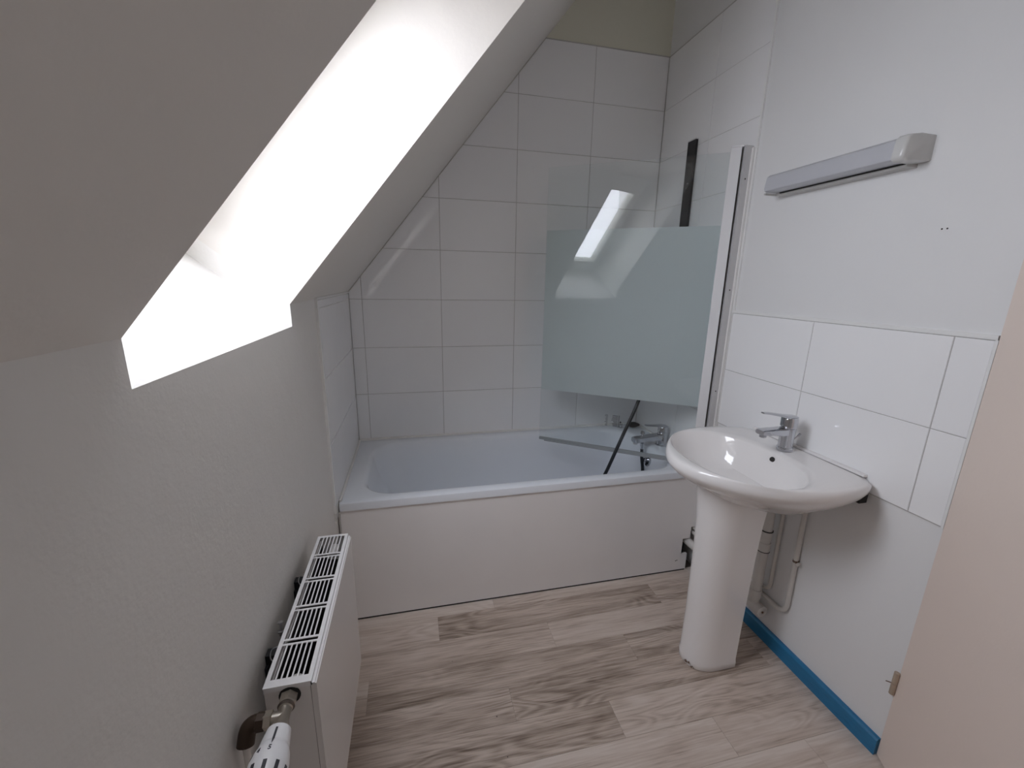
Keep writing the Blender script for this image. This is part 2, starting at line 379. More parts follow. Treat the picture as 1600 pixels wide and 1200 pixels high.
def grid(parent, us, vs_, to3, tag_, cut=None, skip_full=False):
    for a, b in zip(us, us[1:]):
        for c, d in zip(vs_, vs_[1:]):
            poly = [(a+G, c+G), (b-G, c+G), (b-G, d-G), (a+G, d-G)]; n0 = 4; full = True
            if cut:
                q = clip(poly, *cut); full = (len(q) == 4 and all(abs(x[0]-y[0])+abs(x[1]-y[1]) < 1e-9 for x, y in zip(q, poly))); poly = q
            if len(poly) < 3: continue
            ar = abs(sum(poly[i][0]*poly[(i+1) % len(poly)][1]-poly[(i+1) % len(poly)][0]*poly[i][1] for i in range(len(poly))))/2
            if ar < 2e-4: continue
            key = (tag_, round(b-a, 4), round(d-c, 4)) if full else None
            tile(parent, poly, to3, key)
ZR, TW_, XJ, T_ = 1.3082, .398, -.8075, .25
rows = [.556] + [ZR + T_*j for j in range(-2, 6)]
cols = [LX+.006] + [XJ + TW_*j for j in (-2, -1, 0, 1)] + [-.001]
# slope line on the back wall: 1.227*(x-LX) - (z-KZ) >= 0
cut_back = (-1.227, 1.0, KZ - 1.227*LX - .004)
grid(wall_back, cols, rows, lambda u, v, h: (u, PW-h, v), 'back', cut_back)
gp = clip([(LX+.002, .54), (0, .54), (0, rows[-1]+.002), (LX+.002, rows[-1]+.002)], *cut_back)
emit('grout', prism(B(), [(u, PW-.0038, v) for u, v in gp], (0, .0038, 0)), 'grout', wall_back)
# right wall, bath end
rcols = [-.702, -.398, -.001]
grid(wall_right, rcols, rows, lambda u, v, h: (PW-h, u, v), 'right')
emit('grout', box(B(), PW-.0038, PW, -.704, PW, .54, rows[-1]+.002), 'grout_light', wall_right)
# splashback behind the basin
ZS = 1.2936; YS = -1.0927; YE = -1.571
grid(wall_right, [YE, YS-TW_, YS, -.705], [ZS-.5, ZS-.25, ZS], lambda u, v, h: (PW-h, u, v), 'splash')
emit('grout', box(B(), PW-.0038, PW, YE-.001, -.704, ZS-.502, ZS+.002), 'grout', wall_right)
# left wall, bath end
LTY = -.742
grid(wall_left, [LTY, -.001], [.556] + [ZR+T_*j for j in (-2, -1)] + [1.308], lambda u, v, h: (LX+h, -u if False else u, v), 'left')
grid(wall_left, [LTY, -.001], [1.308, 1.337], lambda u, v, h: (LX+h, u, v), 'left_top')
emit('grout', box(B(), LX, LX+.0038, LTY-.002, 0, .50, 1.339), 'grout_light', wall_left)
# trims and sealant lines
def strip(name, args, mat, parent, bev=.0015): return emit(name, box(B(), *args), mat, parent, bevel=bev)
t1 = struct(strip('trim_1', (-.0025, PW, YE-.004, -.700, ZS+.001, ZS+.012), 'tile_trim', None, .003), 'white trim along the top of the splashback tiles')
t2 = struct(strip('trim_2', (-.0018, PW, -.711, -.702, ZS+.012, rows[-1]+.004), 'tile_trim', None, .002), 'white vertical edge trim of the bath tiles')
t3 = struct(strip('trim_3', (-.001, PW, YE-.0055, YE+.0005, ZS-.503, ZS+.001), 'tile_trim', None, .002), 'white vertical edge trim beside the door')
t4 = struct(strip('trim_4', (LX, LX+.0085, LTY-.008, LTY, .545, 1.345), 'tile_trim', None, .003), 'white edge trim of the left bath tiles')
t5 = struct(strip('trim_5', (LX, LX+.008, LTY, -.004, 1.338, 1.345), 'sealant', None, .002), 'sealant under the slope')
bm = B(); box(bm, -.677, 0, .001, PW, rows[-1]-.001, rows[-1]+.004); box(bm, .001, PW, -.70, PW, rows[-1]-.001, rows[-1]+.004)
struct(emit('trim_6', bm, 'grout'), 'dark joint line along the top of the bath tiles')
# screw holes in the wall
for yy in (-1.400, -1.412): emit('screw_hole', lathe(B(), (PW-.0004, yy, 1.5635), (1, 0, 0), [(0, .0022), (.0006, .0022)], 10), 'dark_gap', wall_right)

# ---- floor planks
PWD = .1247; PM = {}
ends = {0: -.048, 1: -.297, 2: -.845, 3: -.555, 4: -.069, 5: -.74, 6: -.423, 7: -.18, 8: -.63, 9: -.93, 10: -.36, 11: -.80}
for r in range(0, 19):
    y1 = -.741 + PWD - PWD*r; y0 = y1-PWD; y1c = min(y1, -.672)
    if y0 < YN: y0 = YN
    ox = ends.get(r, -random.random())
    for k in range(-3, 2):
        xa, xb = ox+k*1.0, ox+k*1.0+1.0
        xa, xb = max(xa, LX), min(xb, 0.0 if y0 > DY0 else .09)
        if xb-xa < .01: continue
        g = .00025; key = (round(xb-xa, 4), round(y1c-y0, 4))
        if key not in PM:
            bm = B(); lx, ly = xb-xa, y1c-y0
            loft(bm, [[Vector(p) for p in ((g, g, -.0012), (lx-g, g, -.0012), (lx-g, ly-g, -.0012), (g, ly-g, -.0012))],
                      [Vector(p) for p in ((g, g, -.0004), (lx-g, g, -.0004), (lx-g, ly-g, -.0004), (g, ly-g, -.0004))],
                      [Vector(p) for p in ((2*g, 2*g, 0), (lx-2*g, 2*g, 0), (lx-2*g, ly-2*g, 0), (2*g, ly-2*g, 0))]], cap0=False)
            me = bpy.data.meshes.new('plank'); bm.to_mesh(me); bm.free(); me.materials.append(MAT['vinyl_oak']); PM[key] = me
        o = bpy.data.objects.new('plank', PM[key]); COL.objects.link(o); o.parent = floor; o.location = (xa, y0, 0)

# ---- skirting
bm = B(); prism(bm, [(-.010, -.690, 0), (PW, -.690, 0), (PW, -.690, .060), (-.004, -.690, .060), (-.010, -.690, .054)], (0, YE+.690-.003, 0))
struct(emit('baseboard_right', bm, 'blue_gloss'), 'scuffed bright blue skirting board')

# ---- door
A = math.atan2(-.89, -.45)
dd = Vector((math.cos(A), math.sin(A), 0)); dn = Vector((-dd.y, dd.x, 0))
if dn.dot(CAM-Vector((0, DY0, 0))) < 0: dn = -dn
hp = Vector((-.0005, DY0, 0)); DW, DT = .725, .038
bm = B(); prism(bm, [hp+Vector((0, 0, .006)), hp+dd*DW+Vector((0, 0, .006)), hp+dd*DW-dn*DT+Vector((0, 0, .006)), hp+dd*.002-dn*DT+Vector((0, 0, .006))], (0, 0, 2.02))
door = struct(emit('door_1', bm, 'door_paint', loc=hp, bevel=.002), 'flat beige door standing ajar')
for zz in (.275, 1.80):
    h = hp + dn*.006 - dd*.002
    hb = lathe(B(), (h.x, h.y, zz-.04), (0, 0, 1), [(0, .004), (.002, .0068), (.038, .0068), (.0385, .0055), (.041, .0055), (.0415, .0068), (.078, .0068), (.08, .004)], 14)
    ho = emit('hinge', hb, 'hinge_steel', door, smooth=True)
    ho['label'] = 'worn painted steel hinge knuckle'
    if zz < .5:
        emit('hinge_pin', lathe(B(), (h.x, h.y, zz-.001), dn*.7-dd*.7+Vector((0, 0, -.4)), [(0, .0014), (.02, .0014)], 8), 'rust', ho)
emit('door_handle', tube(B(), round_path([hp+dd*.66+dn*.0+Vector((0, 0, 1.0)), hp+dd*.66+dn*.05+Vector((0, 0, 1.0)), hp+dd*.55+dn*.05+Vector((0, 0, 1.0))], .02), .009), 'chrome_satin', door, smooth=True)
bm = B()
box(bm, .050, .085, DY0-.03, DY0+.0, 0, DZ); box(bm, .050, .085, DY1, DY1+.03, 0, DZ); box(bm, .050, .085, DY1+.03, DY0-.03, DZ-.03, DZ)
struct(emit('trim_7', bm, 'door_edge', bevel=.002), 'beige door frame')

# ------------------------------------------------------------------ bathtub
BF, BZ = -.691, .5505
bath = thing('bathtub', 'white acrylic bathtub under the sloping ceiling', 'bathtub', (LX/2, BF/2, .515))
k = 12
ox0, ox1, oy1 = LX+.0065, -.0008, -.0005
ix0, ix1, iy0, iy1 = -1.585, -.112, -.632, -.070
rings = [rrect(ox0, ox1, BF+.004, oy1, .008, .516, k), rrect(ox0, ox1, BF, oy1, .008, .518, k), rrect(ox0, ox1, BF, oy1, .008, BZ-.006, k),
         rrect(ox0+.001, ox1-.001, BF+.0016, oy1-.001, .008, BZ-.0016, k), rrect(ox0+.005, ox1-.004, BF+.006, oy1-.004, .008, BZ, k),
         rrect(ix0-.012, ix1+.014, iy0-.010, iy1+.010, .15, BZ-.001, k), rrect(ix0, ix1, iy0, iy1, .14, BZ-.006, k), rrect(ix0+.010, ix1-.008, iy0+.007, iy1-.006, .135, BZ-.022, k),
         rrect(ix0+.03, ix1-.018, iy0+.018, iy1-.016, .13, BZ-.10, k), rrect(ix0+.09, ix1-.035, iy0+.032, iy1-.03, .125, .30, k), rrect(ix0+.15, ix1-.055, iy0+.045, iy1-.042, .12, .20, k),
         rrect(ix0+.19, ix1-.075, iy0+.065, iy1-.062, .10, .165, k), rrect(ix0+.26, ix1-.12, iy0+.11, iy1-.105, .08, .150, k)]
emit('tub_shell', loft(B(), rings, cap0=False), 'acrylic', bath, smooth=True, angle=50)
bm = B(); box(bm, ox0+.005, ox1-.003, -.0125, -.0004, BZ-.001, BZ+.009)
emit('sealant', bm, 'sealant', bath, bevel=.004)
bm = B(); box(bm, ox0, ox0+.009, BF+.02, -.012, BZ-.001, BZ+.007); emit('sealant', bm, 'sealant', bath, bevel=.003)
bm = B(); box(bm, ox1-.008, ox1, BF+.06, -.012, BZ-.001, BZ+.006); emit('sealant', bm, 'sealant', bath, bevel=.003)
# overflow and waste on the inner tap end
ov = lathe(B(), (ix1-.016, -.372, .470), (-1, 0, .12), [(0, .034), (.006, .034), (.010, .029), (.010, .012), (.022, .011), (.024, .008)], 28)
emit('overflow_knob', ov, 'chrome', bath, smooth=True)
emit('drain', lathe(B(), (-.38, -.36, .1505), (0, 0, 1), [(0, .036), (.003, .035), (.004, .026), (.001, .022)], 28), 'chrome', bath, smooth=True)
for fx in (-1.35, -.45):
    for fy in (-.58, -.15): emit('foot', lathe(B(), (fx, fy, .0), (0, 0, 1), [(0, .02), (.006, .02), (.008, .008), (.17, .008)], 12), 'nickel', bath, smooth=True)

# front panel with the hacked-out pipe corner
PY = -.688; PX1 = -.012
pp = [(LX+.007, .004), (-.052, .004), (-.052, .093), (-.086, .093), (-.086, .180), (-.046, .180), (-.046, .243), (PX1, .243), (PX1, .515), (LX+.007, .515)]
pan = emit('front_panel', prism(B(), [(x, PY+.004, z) for x, z in pp], (0, .012, 0)), 'bath_panel_paint', bath); pan['label'] = 'flat off-white panel closing the front'
emit('floor_joint', box(B(), LX+.007, -.056, PY+.003, PY+.006, 0.0005, .006), 'dark_gap', pan)
for xx, zz in ((-.105, .061), (-.112, .059)): emit('screw_hole', lathe(B(), (xx, PY+.0036, zz), (0, 1, 0), [(0, .0028), (.001, .0028)], 8), 'dark_gap', pan)
bm = B(); box(bm, LX+.004, LX+.009, PY-.004, PY+.004, .02, .515); emit('corner_bead', bm, 'grout', pan, bevel=.0015)
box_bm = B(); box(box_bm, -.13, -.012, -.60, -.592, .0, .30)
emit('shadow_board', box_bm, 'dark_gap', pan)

# ------------------------------------------------------------------ bath tap, hose, plug, rail
ty = -.362
tap = thing('bath_mixer_tap', 'chrome single-lever bath mixer on the bathtub rim behind the glass', 'tap', (-.047, ty, BZ))
emit('body', lathe(B(), (-.047, ty, BZ), (0, 0, 1), [(0, .032), (.004, .032), (.007, .0285), (.07, .0265), (.074, .024), (.077, .0265), (.103, .0265), (.108, .023), (.110, .010)], 32), 'chrome', tap, smooth=True)
def taper_bar(bm, secs):
    """secs: (center, half y, half z) along -x"""
    rings = []
    for (cx, cy, cz), hy, hz in secs:
        rings.append([Vector((cx, cy+a*hy, cz+b*hz)) for a, b in ((-1, -.7), (-.7, -1), (.7, -1), (1, -.7), (1, .7), (.7, 1), (-.7, 1), (-1, .7))])
    return loft(bm, rings)
sp = emit('spout', taper_bar(B(), [((-.05, ty, .598), .024, .019), ((-.10, ty, .596), .022, .017), ((-.16, ty, .592), .0215, .0155), ((-.208, ty, .589), .022, .0155), ((-.220, ty, .589), .021, .0125)]), 'chrome', tap, smooth=True, angle=25)
emit('aerator', lathe(B(), (-.207, ty, .578), (0, 0, -1), [(0, .012), (.012, .0115), (.012, .006)], 20), 'chrome_satin', sp, smooth=True)
emit('diverter_knob', lathe(B(), (-.168, ty, .606), (0, 0, 1), [(0, .006), (.013, .006), (.016, .0125), (.029, .0105), (.031, .005)], 18), 'chrome', sp, smooth=True)
emit('hose_nut', lathe(B(), (-.163, ty, .582), (0, 0, -1), [(0, .009), (.012, .009), (.014, .012), (.03, .011), (.034, .009), (.05, .0085)], 12), 'chrome', sp, smooth=True)
emit('lever', taper_bar(B(), [((-.028, ty, .657), .018, .005), ((-.06, ty, .660), .019, .006), ((-.10, ty, .665), .011, .0045), ((-.157, ty, .670), .008, .003)]), 'chrome', tap, smooth=True)
hose_pts = [(-.163, ty, .534), (-.160, ty-.003, .48), (-.152, ty-.01, .38), (-.20, ty-.03, .24), (-.31, -.40, .172), (-.44, -.42, .168), (-.50, -.43, .22), (-.467, -.44, .35), (-.418, -.45, .445), (-.375, -.45, .55), (-.325, -.44, .66), (-.245, -.42, .83), (-.16, -.36, 1.05), (-.075, -.30, 1.28), (-.045, -.295, 1.44)]
hose = tag(emit('shower_hose', tube(B(), smooth_path(hose_pts, 8), .0088, 12), 'black_hose', loc=(-.44, -.42, .160), smooth=True), 'black flexible shower hose looping from bath mixer tap into tub', 'hose')
plug = thing('bath_plug', 'small black rubber cone lying on back corner of bathtub rim', 'plug', (-.04, -.085, BZ))
emit('stopper', lathe(B(), (-.085, -.072, BZ+.0185), (1, -.25, 0), [(0, .010), (.004, .0165), (.024, .0180), (.036, .0160), (.058, .008), (.062, .004)], 20), 'black_plastic', plug, smooth=True)
emit('cord', tube(B(), smooth_path([(-.085, -.072, BZ+.0185), (-.10, -.07, BZ+.008), (-.13, -.085, BZ+.004), (-.16, -.055, BZ+.003)], 6), .0018, 8), 'grey_seal', plug, smooth=True)
rail = thing('shower_rail', 'black vertical shower rail on the tiled right wall', 'rail', (0, -.295, 1.42))
emit('rail_bar', box(B(), -.016, -.003, -.325, -.266, 1.42, 2.082), 'black_plastic', rail, bevel=.003)
emit('wall_mount', box(B(), -.004, -.0002, -.318, -.273, 2.0, 2.06), 'black_plastic', rail)
emit('wall_mount', box(B(), -.004, -.0002, -.318, -.273, 1.44, 1.50), 'black_plastic', rail)
emit('end_cap', box(B(), -.017, -.002, -.327, -.264, 2.082, 2.087), 'grey_profile', rail, bevel=.002)
emit('hose_holder', lathe(B(), (-.016, -.295, 1.455), (-1, 0, 0), [(0, .014), (.03, .014), (.04, .010)], 16), 'black_plastic', rail, smooth=True)

# ------------------------------------------------------------------ glass bath screen
H = Vector((-.056, -.658, 0)); Q = Vector((-.700, -.202, 0)); gd = (Q-H).normalized(); gn = Vector((gd.y, -gd.x, 0))
if gn.dot(CAM-H) < 0: gn = -gn
scr = thing('bath_screen', 'hinged glass bath screen with a frosted band, swung inward over the bathtub', 'bath screen', (-.02, -.672, BZ))
ZT, ZB = 1.935, .580
def gslab(bm, d0, d1, n0, n1, z0, z1):
    p = [H+gd*d0+gn*n0, H+gd*d1+gn*n0, H+gd*d1+gn*n1, H+gd*d0+gn*n1]
    return prism(bm, [Vector((q.x, q.y, z0)) for q in p], (0, 0, z1-z0))
GL = (Q-H).length
pane = emit('glass_pane', gslab(B(), .004, GL, -.003, .003, ZB, ZT), 'clear_glass', scr)
emit('frosted_band', gslab(B(), .006, GL-.0005, -.0042, -.0038, .853, 1.655), 'frosted_film', pane)
# glass edges, green
emit('bottom_seal', (lambda b: (gslab(b, 0, GL, -.0055, .0055, ZB-.010, ZB+.004), b)[1])(B()), 'grey_seal', scr, bevel=.002)
emit('drip_lip', gslab(B(), .0, GL-.03, .0055, .0095, ZB-.014, ZB-.009), 'grey_seal', scr)
emit('pivot_profile', gslab(B(), -.021, .018, -.008, .018, ZB-.02, ZT+.012), 'white_profile', scr, bevel=.004)
emit('profile_gap', gslab(B(), -.0235, -.0205, -.004, .0165, ZB-.02, ZT+.010), 'dark_gap', scr)
wp = emit('wall_profile', box(B(), -.0365, -.0006, -.692, -.664, ZB-.02, ZT+.018), 'grey_profile', scr, bevel=.003)
emit('profile_cap', gslab(B(), -.028, .016, -.008, .018, ZT+.013, ZT+.019), 'white_profile', scr, bevel=.003)
for zz in (1.83, .94, 1.39): emit('screw', lathe(B(), (-.022, -.6918, zz), (0, -1, 0), [(0, .003), (.001, .003), (.0014, .001)], 10), 'dark_gap', wp)
emit('wall_seal', box(B(), -.009, -.0006, -.701, -.6922, BZ+.002, ZT+.010), 'sealant', scr, bevel=.002)
# printed conformity mark on the glass, seen from behind and turned on its side
def on_glass(d, z, n=.0032): return H + gd*d + gn*n + Vector((0, 0, z))
bm = B()
def dash(d0, d1, z, hgt): gslab(bm, d0, d1, .0031, .0034, z, z+hgt)
dA = (on_glass(0, 0)-H).length
rng = random.Random(3)
dc = GL*.0
base_d = ((Vector((-.419, -.401, 0))-H).dot(gd)); end_d = ((Vector((-.347, -.452, 0))-H).dot(gd))   # left and right ends of the print
for i in range(10):
    z = .702 + i*.0062
    dash(end_d+.020, end_d+.020+rng.uniform(.020, .032), z, .0024)
    dash(base_d-.018, base_d-.018+rng.uniform(.008, .016), z, .0018)
    dash(end_d+.0125, end_d+.0170, z, .0038)
mk = emit('printed_mark', bm, 'print_grey', pane); mk['label'] = 'small grey print with conformity mark'
me = text_mesh('CE', .022, .0002); bm = B(); bm.from_mesh(me)
# lettering rotated a quarter turn and mirrored: text right -> up the glass
Mx = Matrix(((gd.x, 0, gn.x), (gd.y, 0, gn.y), (0, 1, 0))).to_4x4()
bmesh.ops.transform(bm, matrix=Matrix.Translation(on_glass(end_d+.004, .7105)) @ Mx @ Matrix.Rotation(math.radians(90), 4, 'Z'), verts=bm.verts)
emit('printed_letters', bm, 'print_grey', pane)
bm = B(); prism(bm, [on_glass(end_d+.006+.005*math.cos(a), .728+.006*math.sin(a), .0031) for a in (0, math.pi/2, math.pi, 1.5*math.pi)], gn*.0003)
emit('printed_symbol', bm, 'print_grey', pane)

# ------------------------------------------------------------------ washbasin
YB, RZ = -1.148, .846
half = [(0.0, .0), (0.0, .12), (.0, .205), (.004, .232), (.018, .252), (.05, .267), (.10, .280), (.17, .288), (.24, .283), (.31, .262), (.38, .222), (.44, .170), (.485, .110), (.512, .052), (.520, 0)]
def dens(pts, n):
    P = [Vector((a, b)) for a, b in pts]; L = [0]
    for p, q in zip(P, P[1:]): L.append(L[-1]+(q-p).length)
    out = []; j = 0
    for i in range(n):
        s = L[-1]*i/(n-1)
        while j < len(P)-2 and L[j+1] < s: j += 1
        out.append(P[j].lerp(P[j+1], (s-L[j])/(L[j+1]-L[j]) if L[j+1] > L[j] else 0))
    return out
sm = [Vector((p.x, p.y)) for p in smooth_path([(a, b, 0) for a, b in half[4:]], 6)]
hp_ = dens([(p[0], p[1]) for p in half[:4]] + [(p.x, p.y) for p in sm], 49)
outline = [(p.x, p.y) for p in hp_] + [(p.x, -p.y) for p in hp_[-2:0:-1]]     # from back centre round the +y side
NO = len(outline); AC = .30
angs = [math.atan2(b, a-AC) for a, b in outline]
def inner(t, sa, sbk, sb):            # egg: back radius sbk, front radius sa, half width sb
    c, s = math.cos(t), math.sin(t); ra = sa if c > 0 else sbk
    n = 2.15
    r = (abs(c/ra)**n + abs(s/sb)**n)**(-1/n); return AC + r*c, r*s
def ring_out(sc, z, a_c=.08): return [Vector((-max(.0012, a_c+(a-a_c)*sc), YB+b*sc, z)) for a, b in outline]
def ring_in(k, z, sh=0): return [Vector((-(x+sh), YB+y, z)) for x, y in (inner(t, .170*k, .168*k, .244*k) for t in angs)]
def mixr(A_, B_, t, z): return [Vector((p.x*(1-t)+q.x*t, p.y*(1-t)+q.y*t, z)) for p, q in zip(A_, B_)]
oi_, oo_ = ring_in(1.0, RZ), ring_out(1.0, RZ)
rings = [ring_in(.08, RZ-.150, -.03), ring_in(.22, RZ-.149, -.03), ring_in(.48, RZ-.140, -.024), ring_in(.70, RZ-.112, -.014), ring_in(.86, RZ-.070, -.005), ring_in(.945, RZ-.032), ring_in(.985, RZ-.011), ring_in(1.005, RZ-.004),
         mixr(oi_, oo_, .18, RZ-.0022), mixr(oi_, oo_, .42, RZ-.001), mixr(oi_, oo_, .64, RZ-.0008), mixr(oi_, oo_, .82, RZ-.0025), mixr(oi_, oo_, .94, RZ-.0068), ring_out(1.002, RZ-.016), ring_out(1.004, RZ-.027), ring_out(.992, RZ-.038),
         ring_out(.955, RZ-.056), ring_out(.885, RZ-.077), ring_out(.78, RZ-.102), ring_out(.65, RZ-.130), ring_out(.54, RZ-.156), ring_out(.46, RZ-.172), ring_out(.42, RZ-.176)]
basin = thing('pedestal_basin', 'white ceramic washbasin on a tall pedestal against the splashback', 'washbasin', (-.29, YB, 0))
bo = emit('bowl', loft(B(), rings), 'ceramic', basin, smooth=True, angle=60)
emit('back_ledge', (lambda b: (box(b, -.016, -.0008, YB-.222, YB+.222, RZ-.004, RZ+.003), b)[1])(B()), 'ceramic', basin, smooth=True, bevel=.004, seg=3)
# overflow hole, drain
oc = Vector((-(AC-.158), YB-.010, RZ-.027)); oax = Vector((-1, 0, .62))
emit('overflow_hole', lathe(B(), oc+oax.normalized()*.001, oax, [(-.004, .0085), (.0022, .0085)], 20), 'dark_gap', bo)
emit('drain', lathe(B(), (-.27, YB, RZ-.1495), (0, 0, 1), [(0, .032), (.003, .031), (.004, .02)], 24), 'chrome', basin, smooth=True)
# pedestal: D-shaped shaft, open to the wall
def dring(z, hw, xb, xf, n=26):
    out = [Vector((xb, YB+hw, z))]; xm = xf+hw*1.25
    for i in range(n+1):
        a = math.pi*i/n; out.append(Vector((xm-(xm-xf)*max(0.0, math.sin(a)), YB+hw*math.copysign(abs(math.cos(a))**.88, math.cos(a)), z)))
    out.append(Vector((xb, YB-hw, z)))
    return out
secs = [(0.001, .072, -.214, -.386), (.004, .0745, -.213, -.3885), (.028, .0745, -.213, -.3885), (.038, .072, -.213, -.3855), (.20, .0715, -.211, -.384), (.45, .0735, -.207, -.386), (.60, .078, -.204, -.391), (.66, .083, -.203, -.397), (.700, .088, -.202, -.402), (.742, .092, -.202, -.406)]
emit('pedestal', loft(B(), [dring(*s) for s in secs]), 'ceramic', basin, smooth=True, angle=40)
for (aa, z0, z1, wd) in ((1.36, .008, .025, .010), (1.20, .013, .027, .012), (1.02, .007, .014, .008)):
    ang = aa; xm = -.3885+.0745*1.25
    bm = B(); pts = []
    for i in range(5):
        q = math.pi - ang + (i-2)*.045
        pts.append((xm-(xm+.3898)*max(0.0, math.sin(q)), YB+.0758*math.copysign(abs(math.cos(q))**.88, math.cos(q))))
    lo = [Vector((x, y, z0+.004*(i % 2))) for i, (x, y) in enumerate(pts)]; hi = [Vector((x, y, z1-.006*((i+1) % 3))) for i, (x, y) in enumerate(pts)]
    A2 = [bm.verts.new(p) for p in lo]; B2 = [bm.verts.new(p) for p in hi]
    for i in range(4): bm.faces.new((A2[i], A2[i+1], B2[i+1], B2[i]))
    bmesh.ops.solidify(bm, geom=bm.faces[:], thickness=-.0008)
    c_ = emit('chip', bm, 'ceramic_stain', basin); c_['label'] = 'brown chipped patch at the pedestal foot'
emit('wall_gap', box(B(), -.030, -.0005, YB-.236, YB-.224, RZ-.085, RZ-.045), 'dark_gap', basin)

# basin tap
fx, fy, fz = -.083, YB+.004, RZ+.0005
bt = thing('basin_mixer_tap', 'chrome single-lever mixer tap on the washbasin', 'tap', (fx, fy, fz))
emit('body', lathe(B(), (fx, fy, fz), (0, 0, 1), [(0, .0255), (.010, .0255), (.012, .0235), (.045, .0230), (.066, .0245), (.082, .0250), (.084, .0225), (.087, .0225), (.089, .0265), (.116, .0265), (.121, .024), (.123, .010)], 36), 'chrome', bt, smooth=True)
sp = emit('spout', taper_bar(B(), [((fx+.004, fy, fz+.069), .020, .015), ((fx-.03, fy, fz+.070), .020, .0135), ((fx-.08, fy, fz+.072), .019, .011), ((fx-.108, fy, fz+.072), .019, .0105), ((fx-.118, fy, fz+.0725), .017, .008)]), 'chrome', bt, smooth=True, angle=30)
emit('aerator', lathe(B(), (fx-.102, fy, fz+.064), (0, 0, -1), [(0, .0115), (.010, .011), (.010, .006)], 20), 'chrome_satin', sp, smooth=True)
emit('lever', taper_bar(B(), [((fx+.020, fy, fz+.121), .016, .004), ((fx-.02, fy, fz+.124), .018, .0055), ((fx-.05, fy, fz+.131), .0105, .0045), ((fx-.09, fy, fz+.139), .0085, .0035), ((fx-.118, fy, fz+.1425), .007, .0025)]), 'chrome', bt, smooth=True)
emit('pull_rod', tube(B(), [(fx+.022, fy-.001, fz+.028), (fx+.047, fy-.004, fz+.052)], .0025, 8), 'chrome', bt, smooth=True)
emit('pull_knob', lathe(B(), (fx+.044, fy-.0037, fz+.049), (.025, -.003, .024), [(0, .0035), (.010, .0045), (.013, .002)], 12), 'chrome', bt, smooth=True)

# pipes behind the pedestal
wp_ = thing('waste_pipe', 'white plastic waste pipe running along the wall behind the pedestal', 'pipe', (-.033, -1.09, .12))
hz = emit('run', tube(B(), [(-.052, -.63, .158), (-.034, -.80, .150), (-.034, -1.098, .142)], .020, 18), 'pvc_white', wp_, smooth=True)
emit('riser', tube(B(), [(-.034, -1.090, .142), (-.034, -1.089, .655)], .0195, 18), 'pvc_white', wp_, smooth=True)
emit('tee', lathe(B(), (-.034, -1.052, .1435), (0, -1, -.03), [(0, .0235), (.074, .0235)], 20), 'pvc_white', wp_, smooth=True)
emit('cleanout_cap', lathe(B(), (-.034, -1.124, .141), (0, -1, -.03), [(0, .024), (.012, .024), (.014, .021), (.014, .010), (.011, .009)], 20), 'pvc_white', wp_, smooth=True)
emit('screw', lathe(B(), (-.034, -1.1375, .1405), (0, -1, 0), [(0, .005), (.0015, .004)], 10), 'rust', wp_)
for zz in (.445, .395, .18): emit('coupling', lathe(B(), (-.034, -1.0895, zz), (0, 0, 1), [(0, .0225), (.036, .0225)], 20), 'pvc_white', wp_, smooth=True)
emit('coupling_ring', lathe(B(), (-.034, -1.0895, .392), (0, 0, 1), [(0, .0232), (.003, .0232)], 20), 'dark_gap', wp_)
emit('coupling_ring', lathe(B(), (-.034, -1.0895, .481), (0, 0, 1), [(0, .0232), (.003, .0232)], 20), 'dark_gap', wp_)
cp = thing('supply_pipe', 'thin painted supply pipe bending up nearest the door behind the pedestal', 'pipe', (-.02, -1.20, .19))
emit('pipe_run', tube(B(), round_path([(-.026, -.60, .205), (-.026, -.70, .203), (-.0045, -.80, .200), (-.006, -1.208, .188), (-.006, -1.203, .740)], .05), .0088, 12), 'painted_pipe', cp, smooth=True)
cl = emit('pipe_clip', lathe(B(), (-.0045, -1.2055, .418), (0, 0, 1), [(0, .0105), (.009, .0105)], 14), 'rust', cp, smooth=True)
emit('clip_screw', lathe(B(), (-.006, -1.2195, .421), (-1, -.4, 0), [(-.004, .004), (.010, .006), (.013, .004)], 10), 'painted_pipe', cl, smooth=True)
c2 = thing('supply_pipe', 'thin painted supply pipe rising close beside the waste pipe', 'pipe', (-.02, -1.13, .22))
emit('pipe_run', tube(B(), round_path([(-.026, -.60, .232), (-.026, -.70, .230), (-.0045, -.80, .228), (-.0045, -1.122, .222), (-.0045, -1.120, .740)], .04), .0075, 12), 'painted_pipe', c2, smooth=True)

# ------------------------------------------------------------------ wall lamp above the splashback
LY0, LY1 = -1.336, -.872; LZ0, LZ1 = 1.738, 1.806
lamp = thing('wall_lamp', 'white strip wall lamp with grey diffuser, mounted on the wall above the washbasin', 'lamp', (PW, (LY0+LY1)/2, LZ0))
def lprof(d, z0, z1, r=.012):
    # cross-section in (x, z): wall side to rounded nose
    return [(PW, z0+.004), (-.02, z0), (-d+r, z0), (-d+.003, z0+.004), (-d, z0+r), (-d+.006, z1-.012), (-d+.016, z1-.004), (-.04, z1+.001), (PW, z1)]
def lsec(prof, y): return [Vector((x, y, z)) for x, z in prof]
emit('back_plate', box(B(), -.030, PW, LY0+.03, LY1-.001, LZ0-.006, LZ0+.008), 'lamp_base', lamp, bevel=.002)
emit('diffuser', loft(B(), [lsec(lprof(.086, LZ0+.004, LZ1-.002), LY0+.028), lsec(lprof(.086, LZ0+.004, LZ1-.002), LY1)]), 'lamp_diffuser', lamp, smooth=True)
def lscale(y, k): 
    pr = lprof(.092, LZ0, LZ1); cz = (LZ0+LZ1)/2
    return [Vector((PW+(x-PW)*k, y, cz+(z-cz)*k)) for x, z in pr]
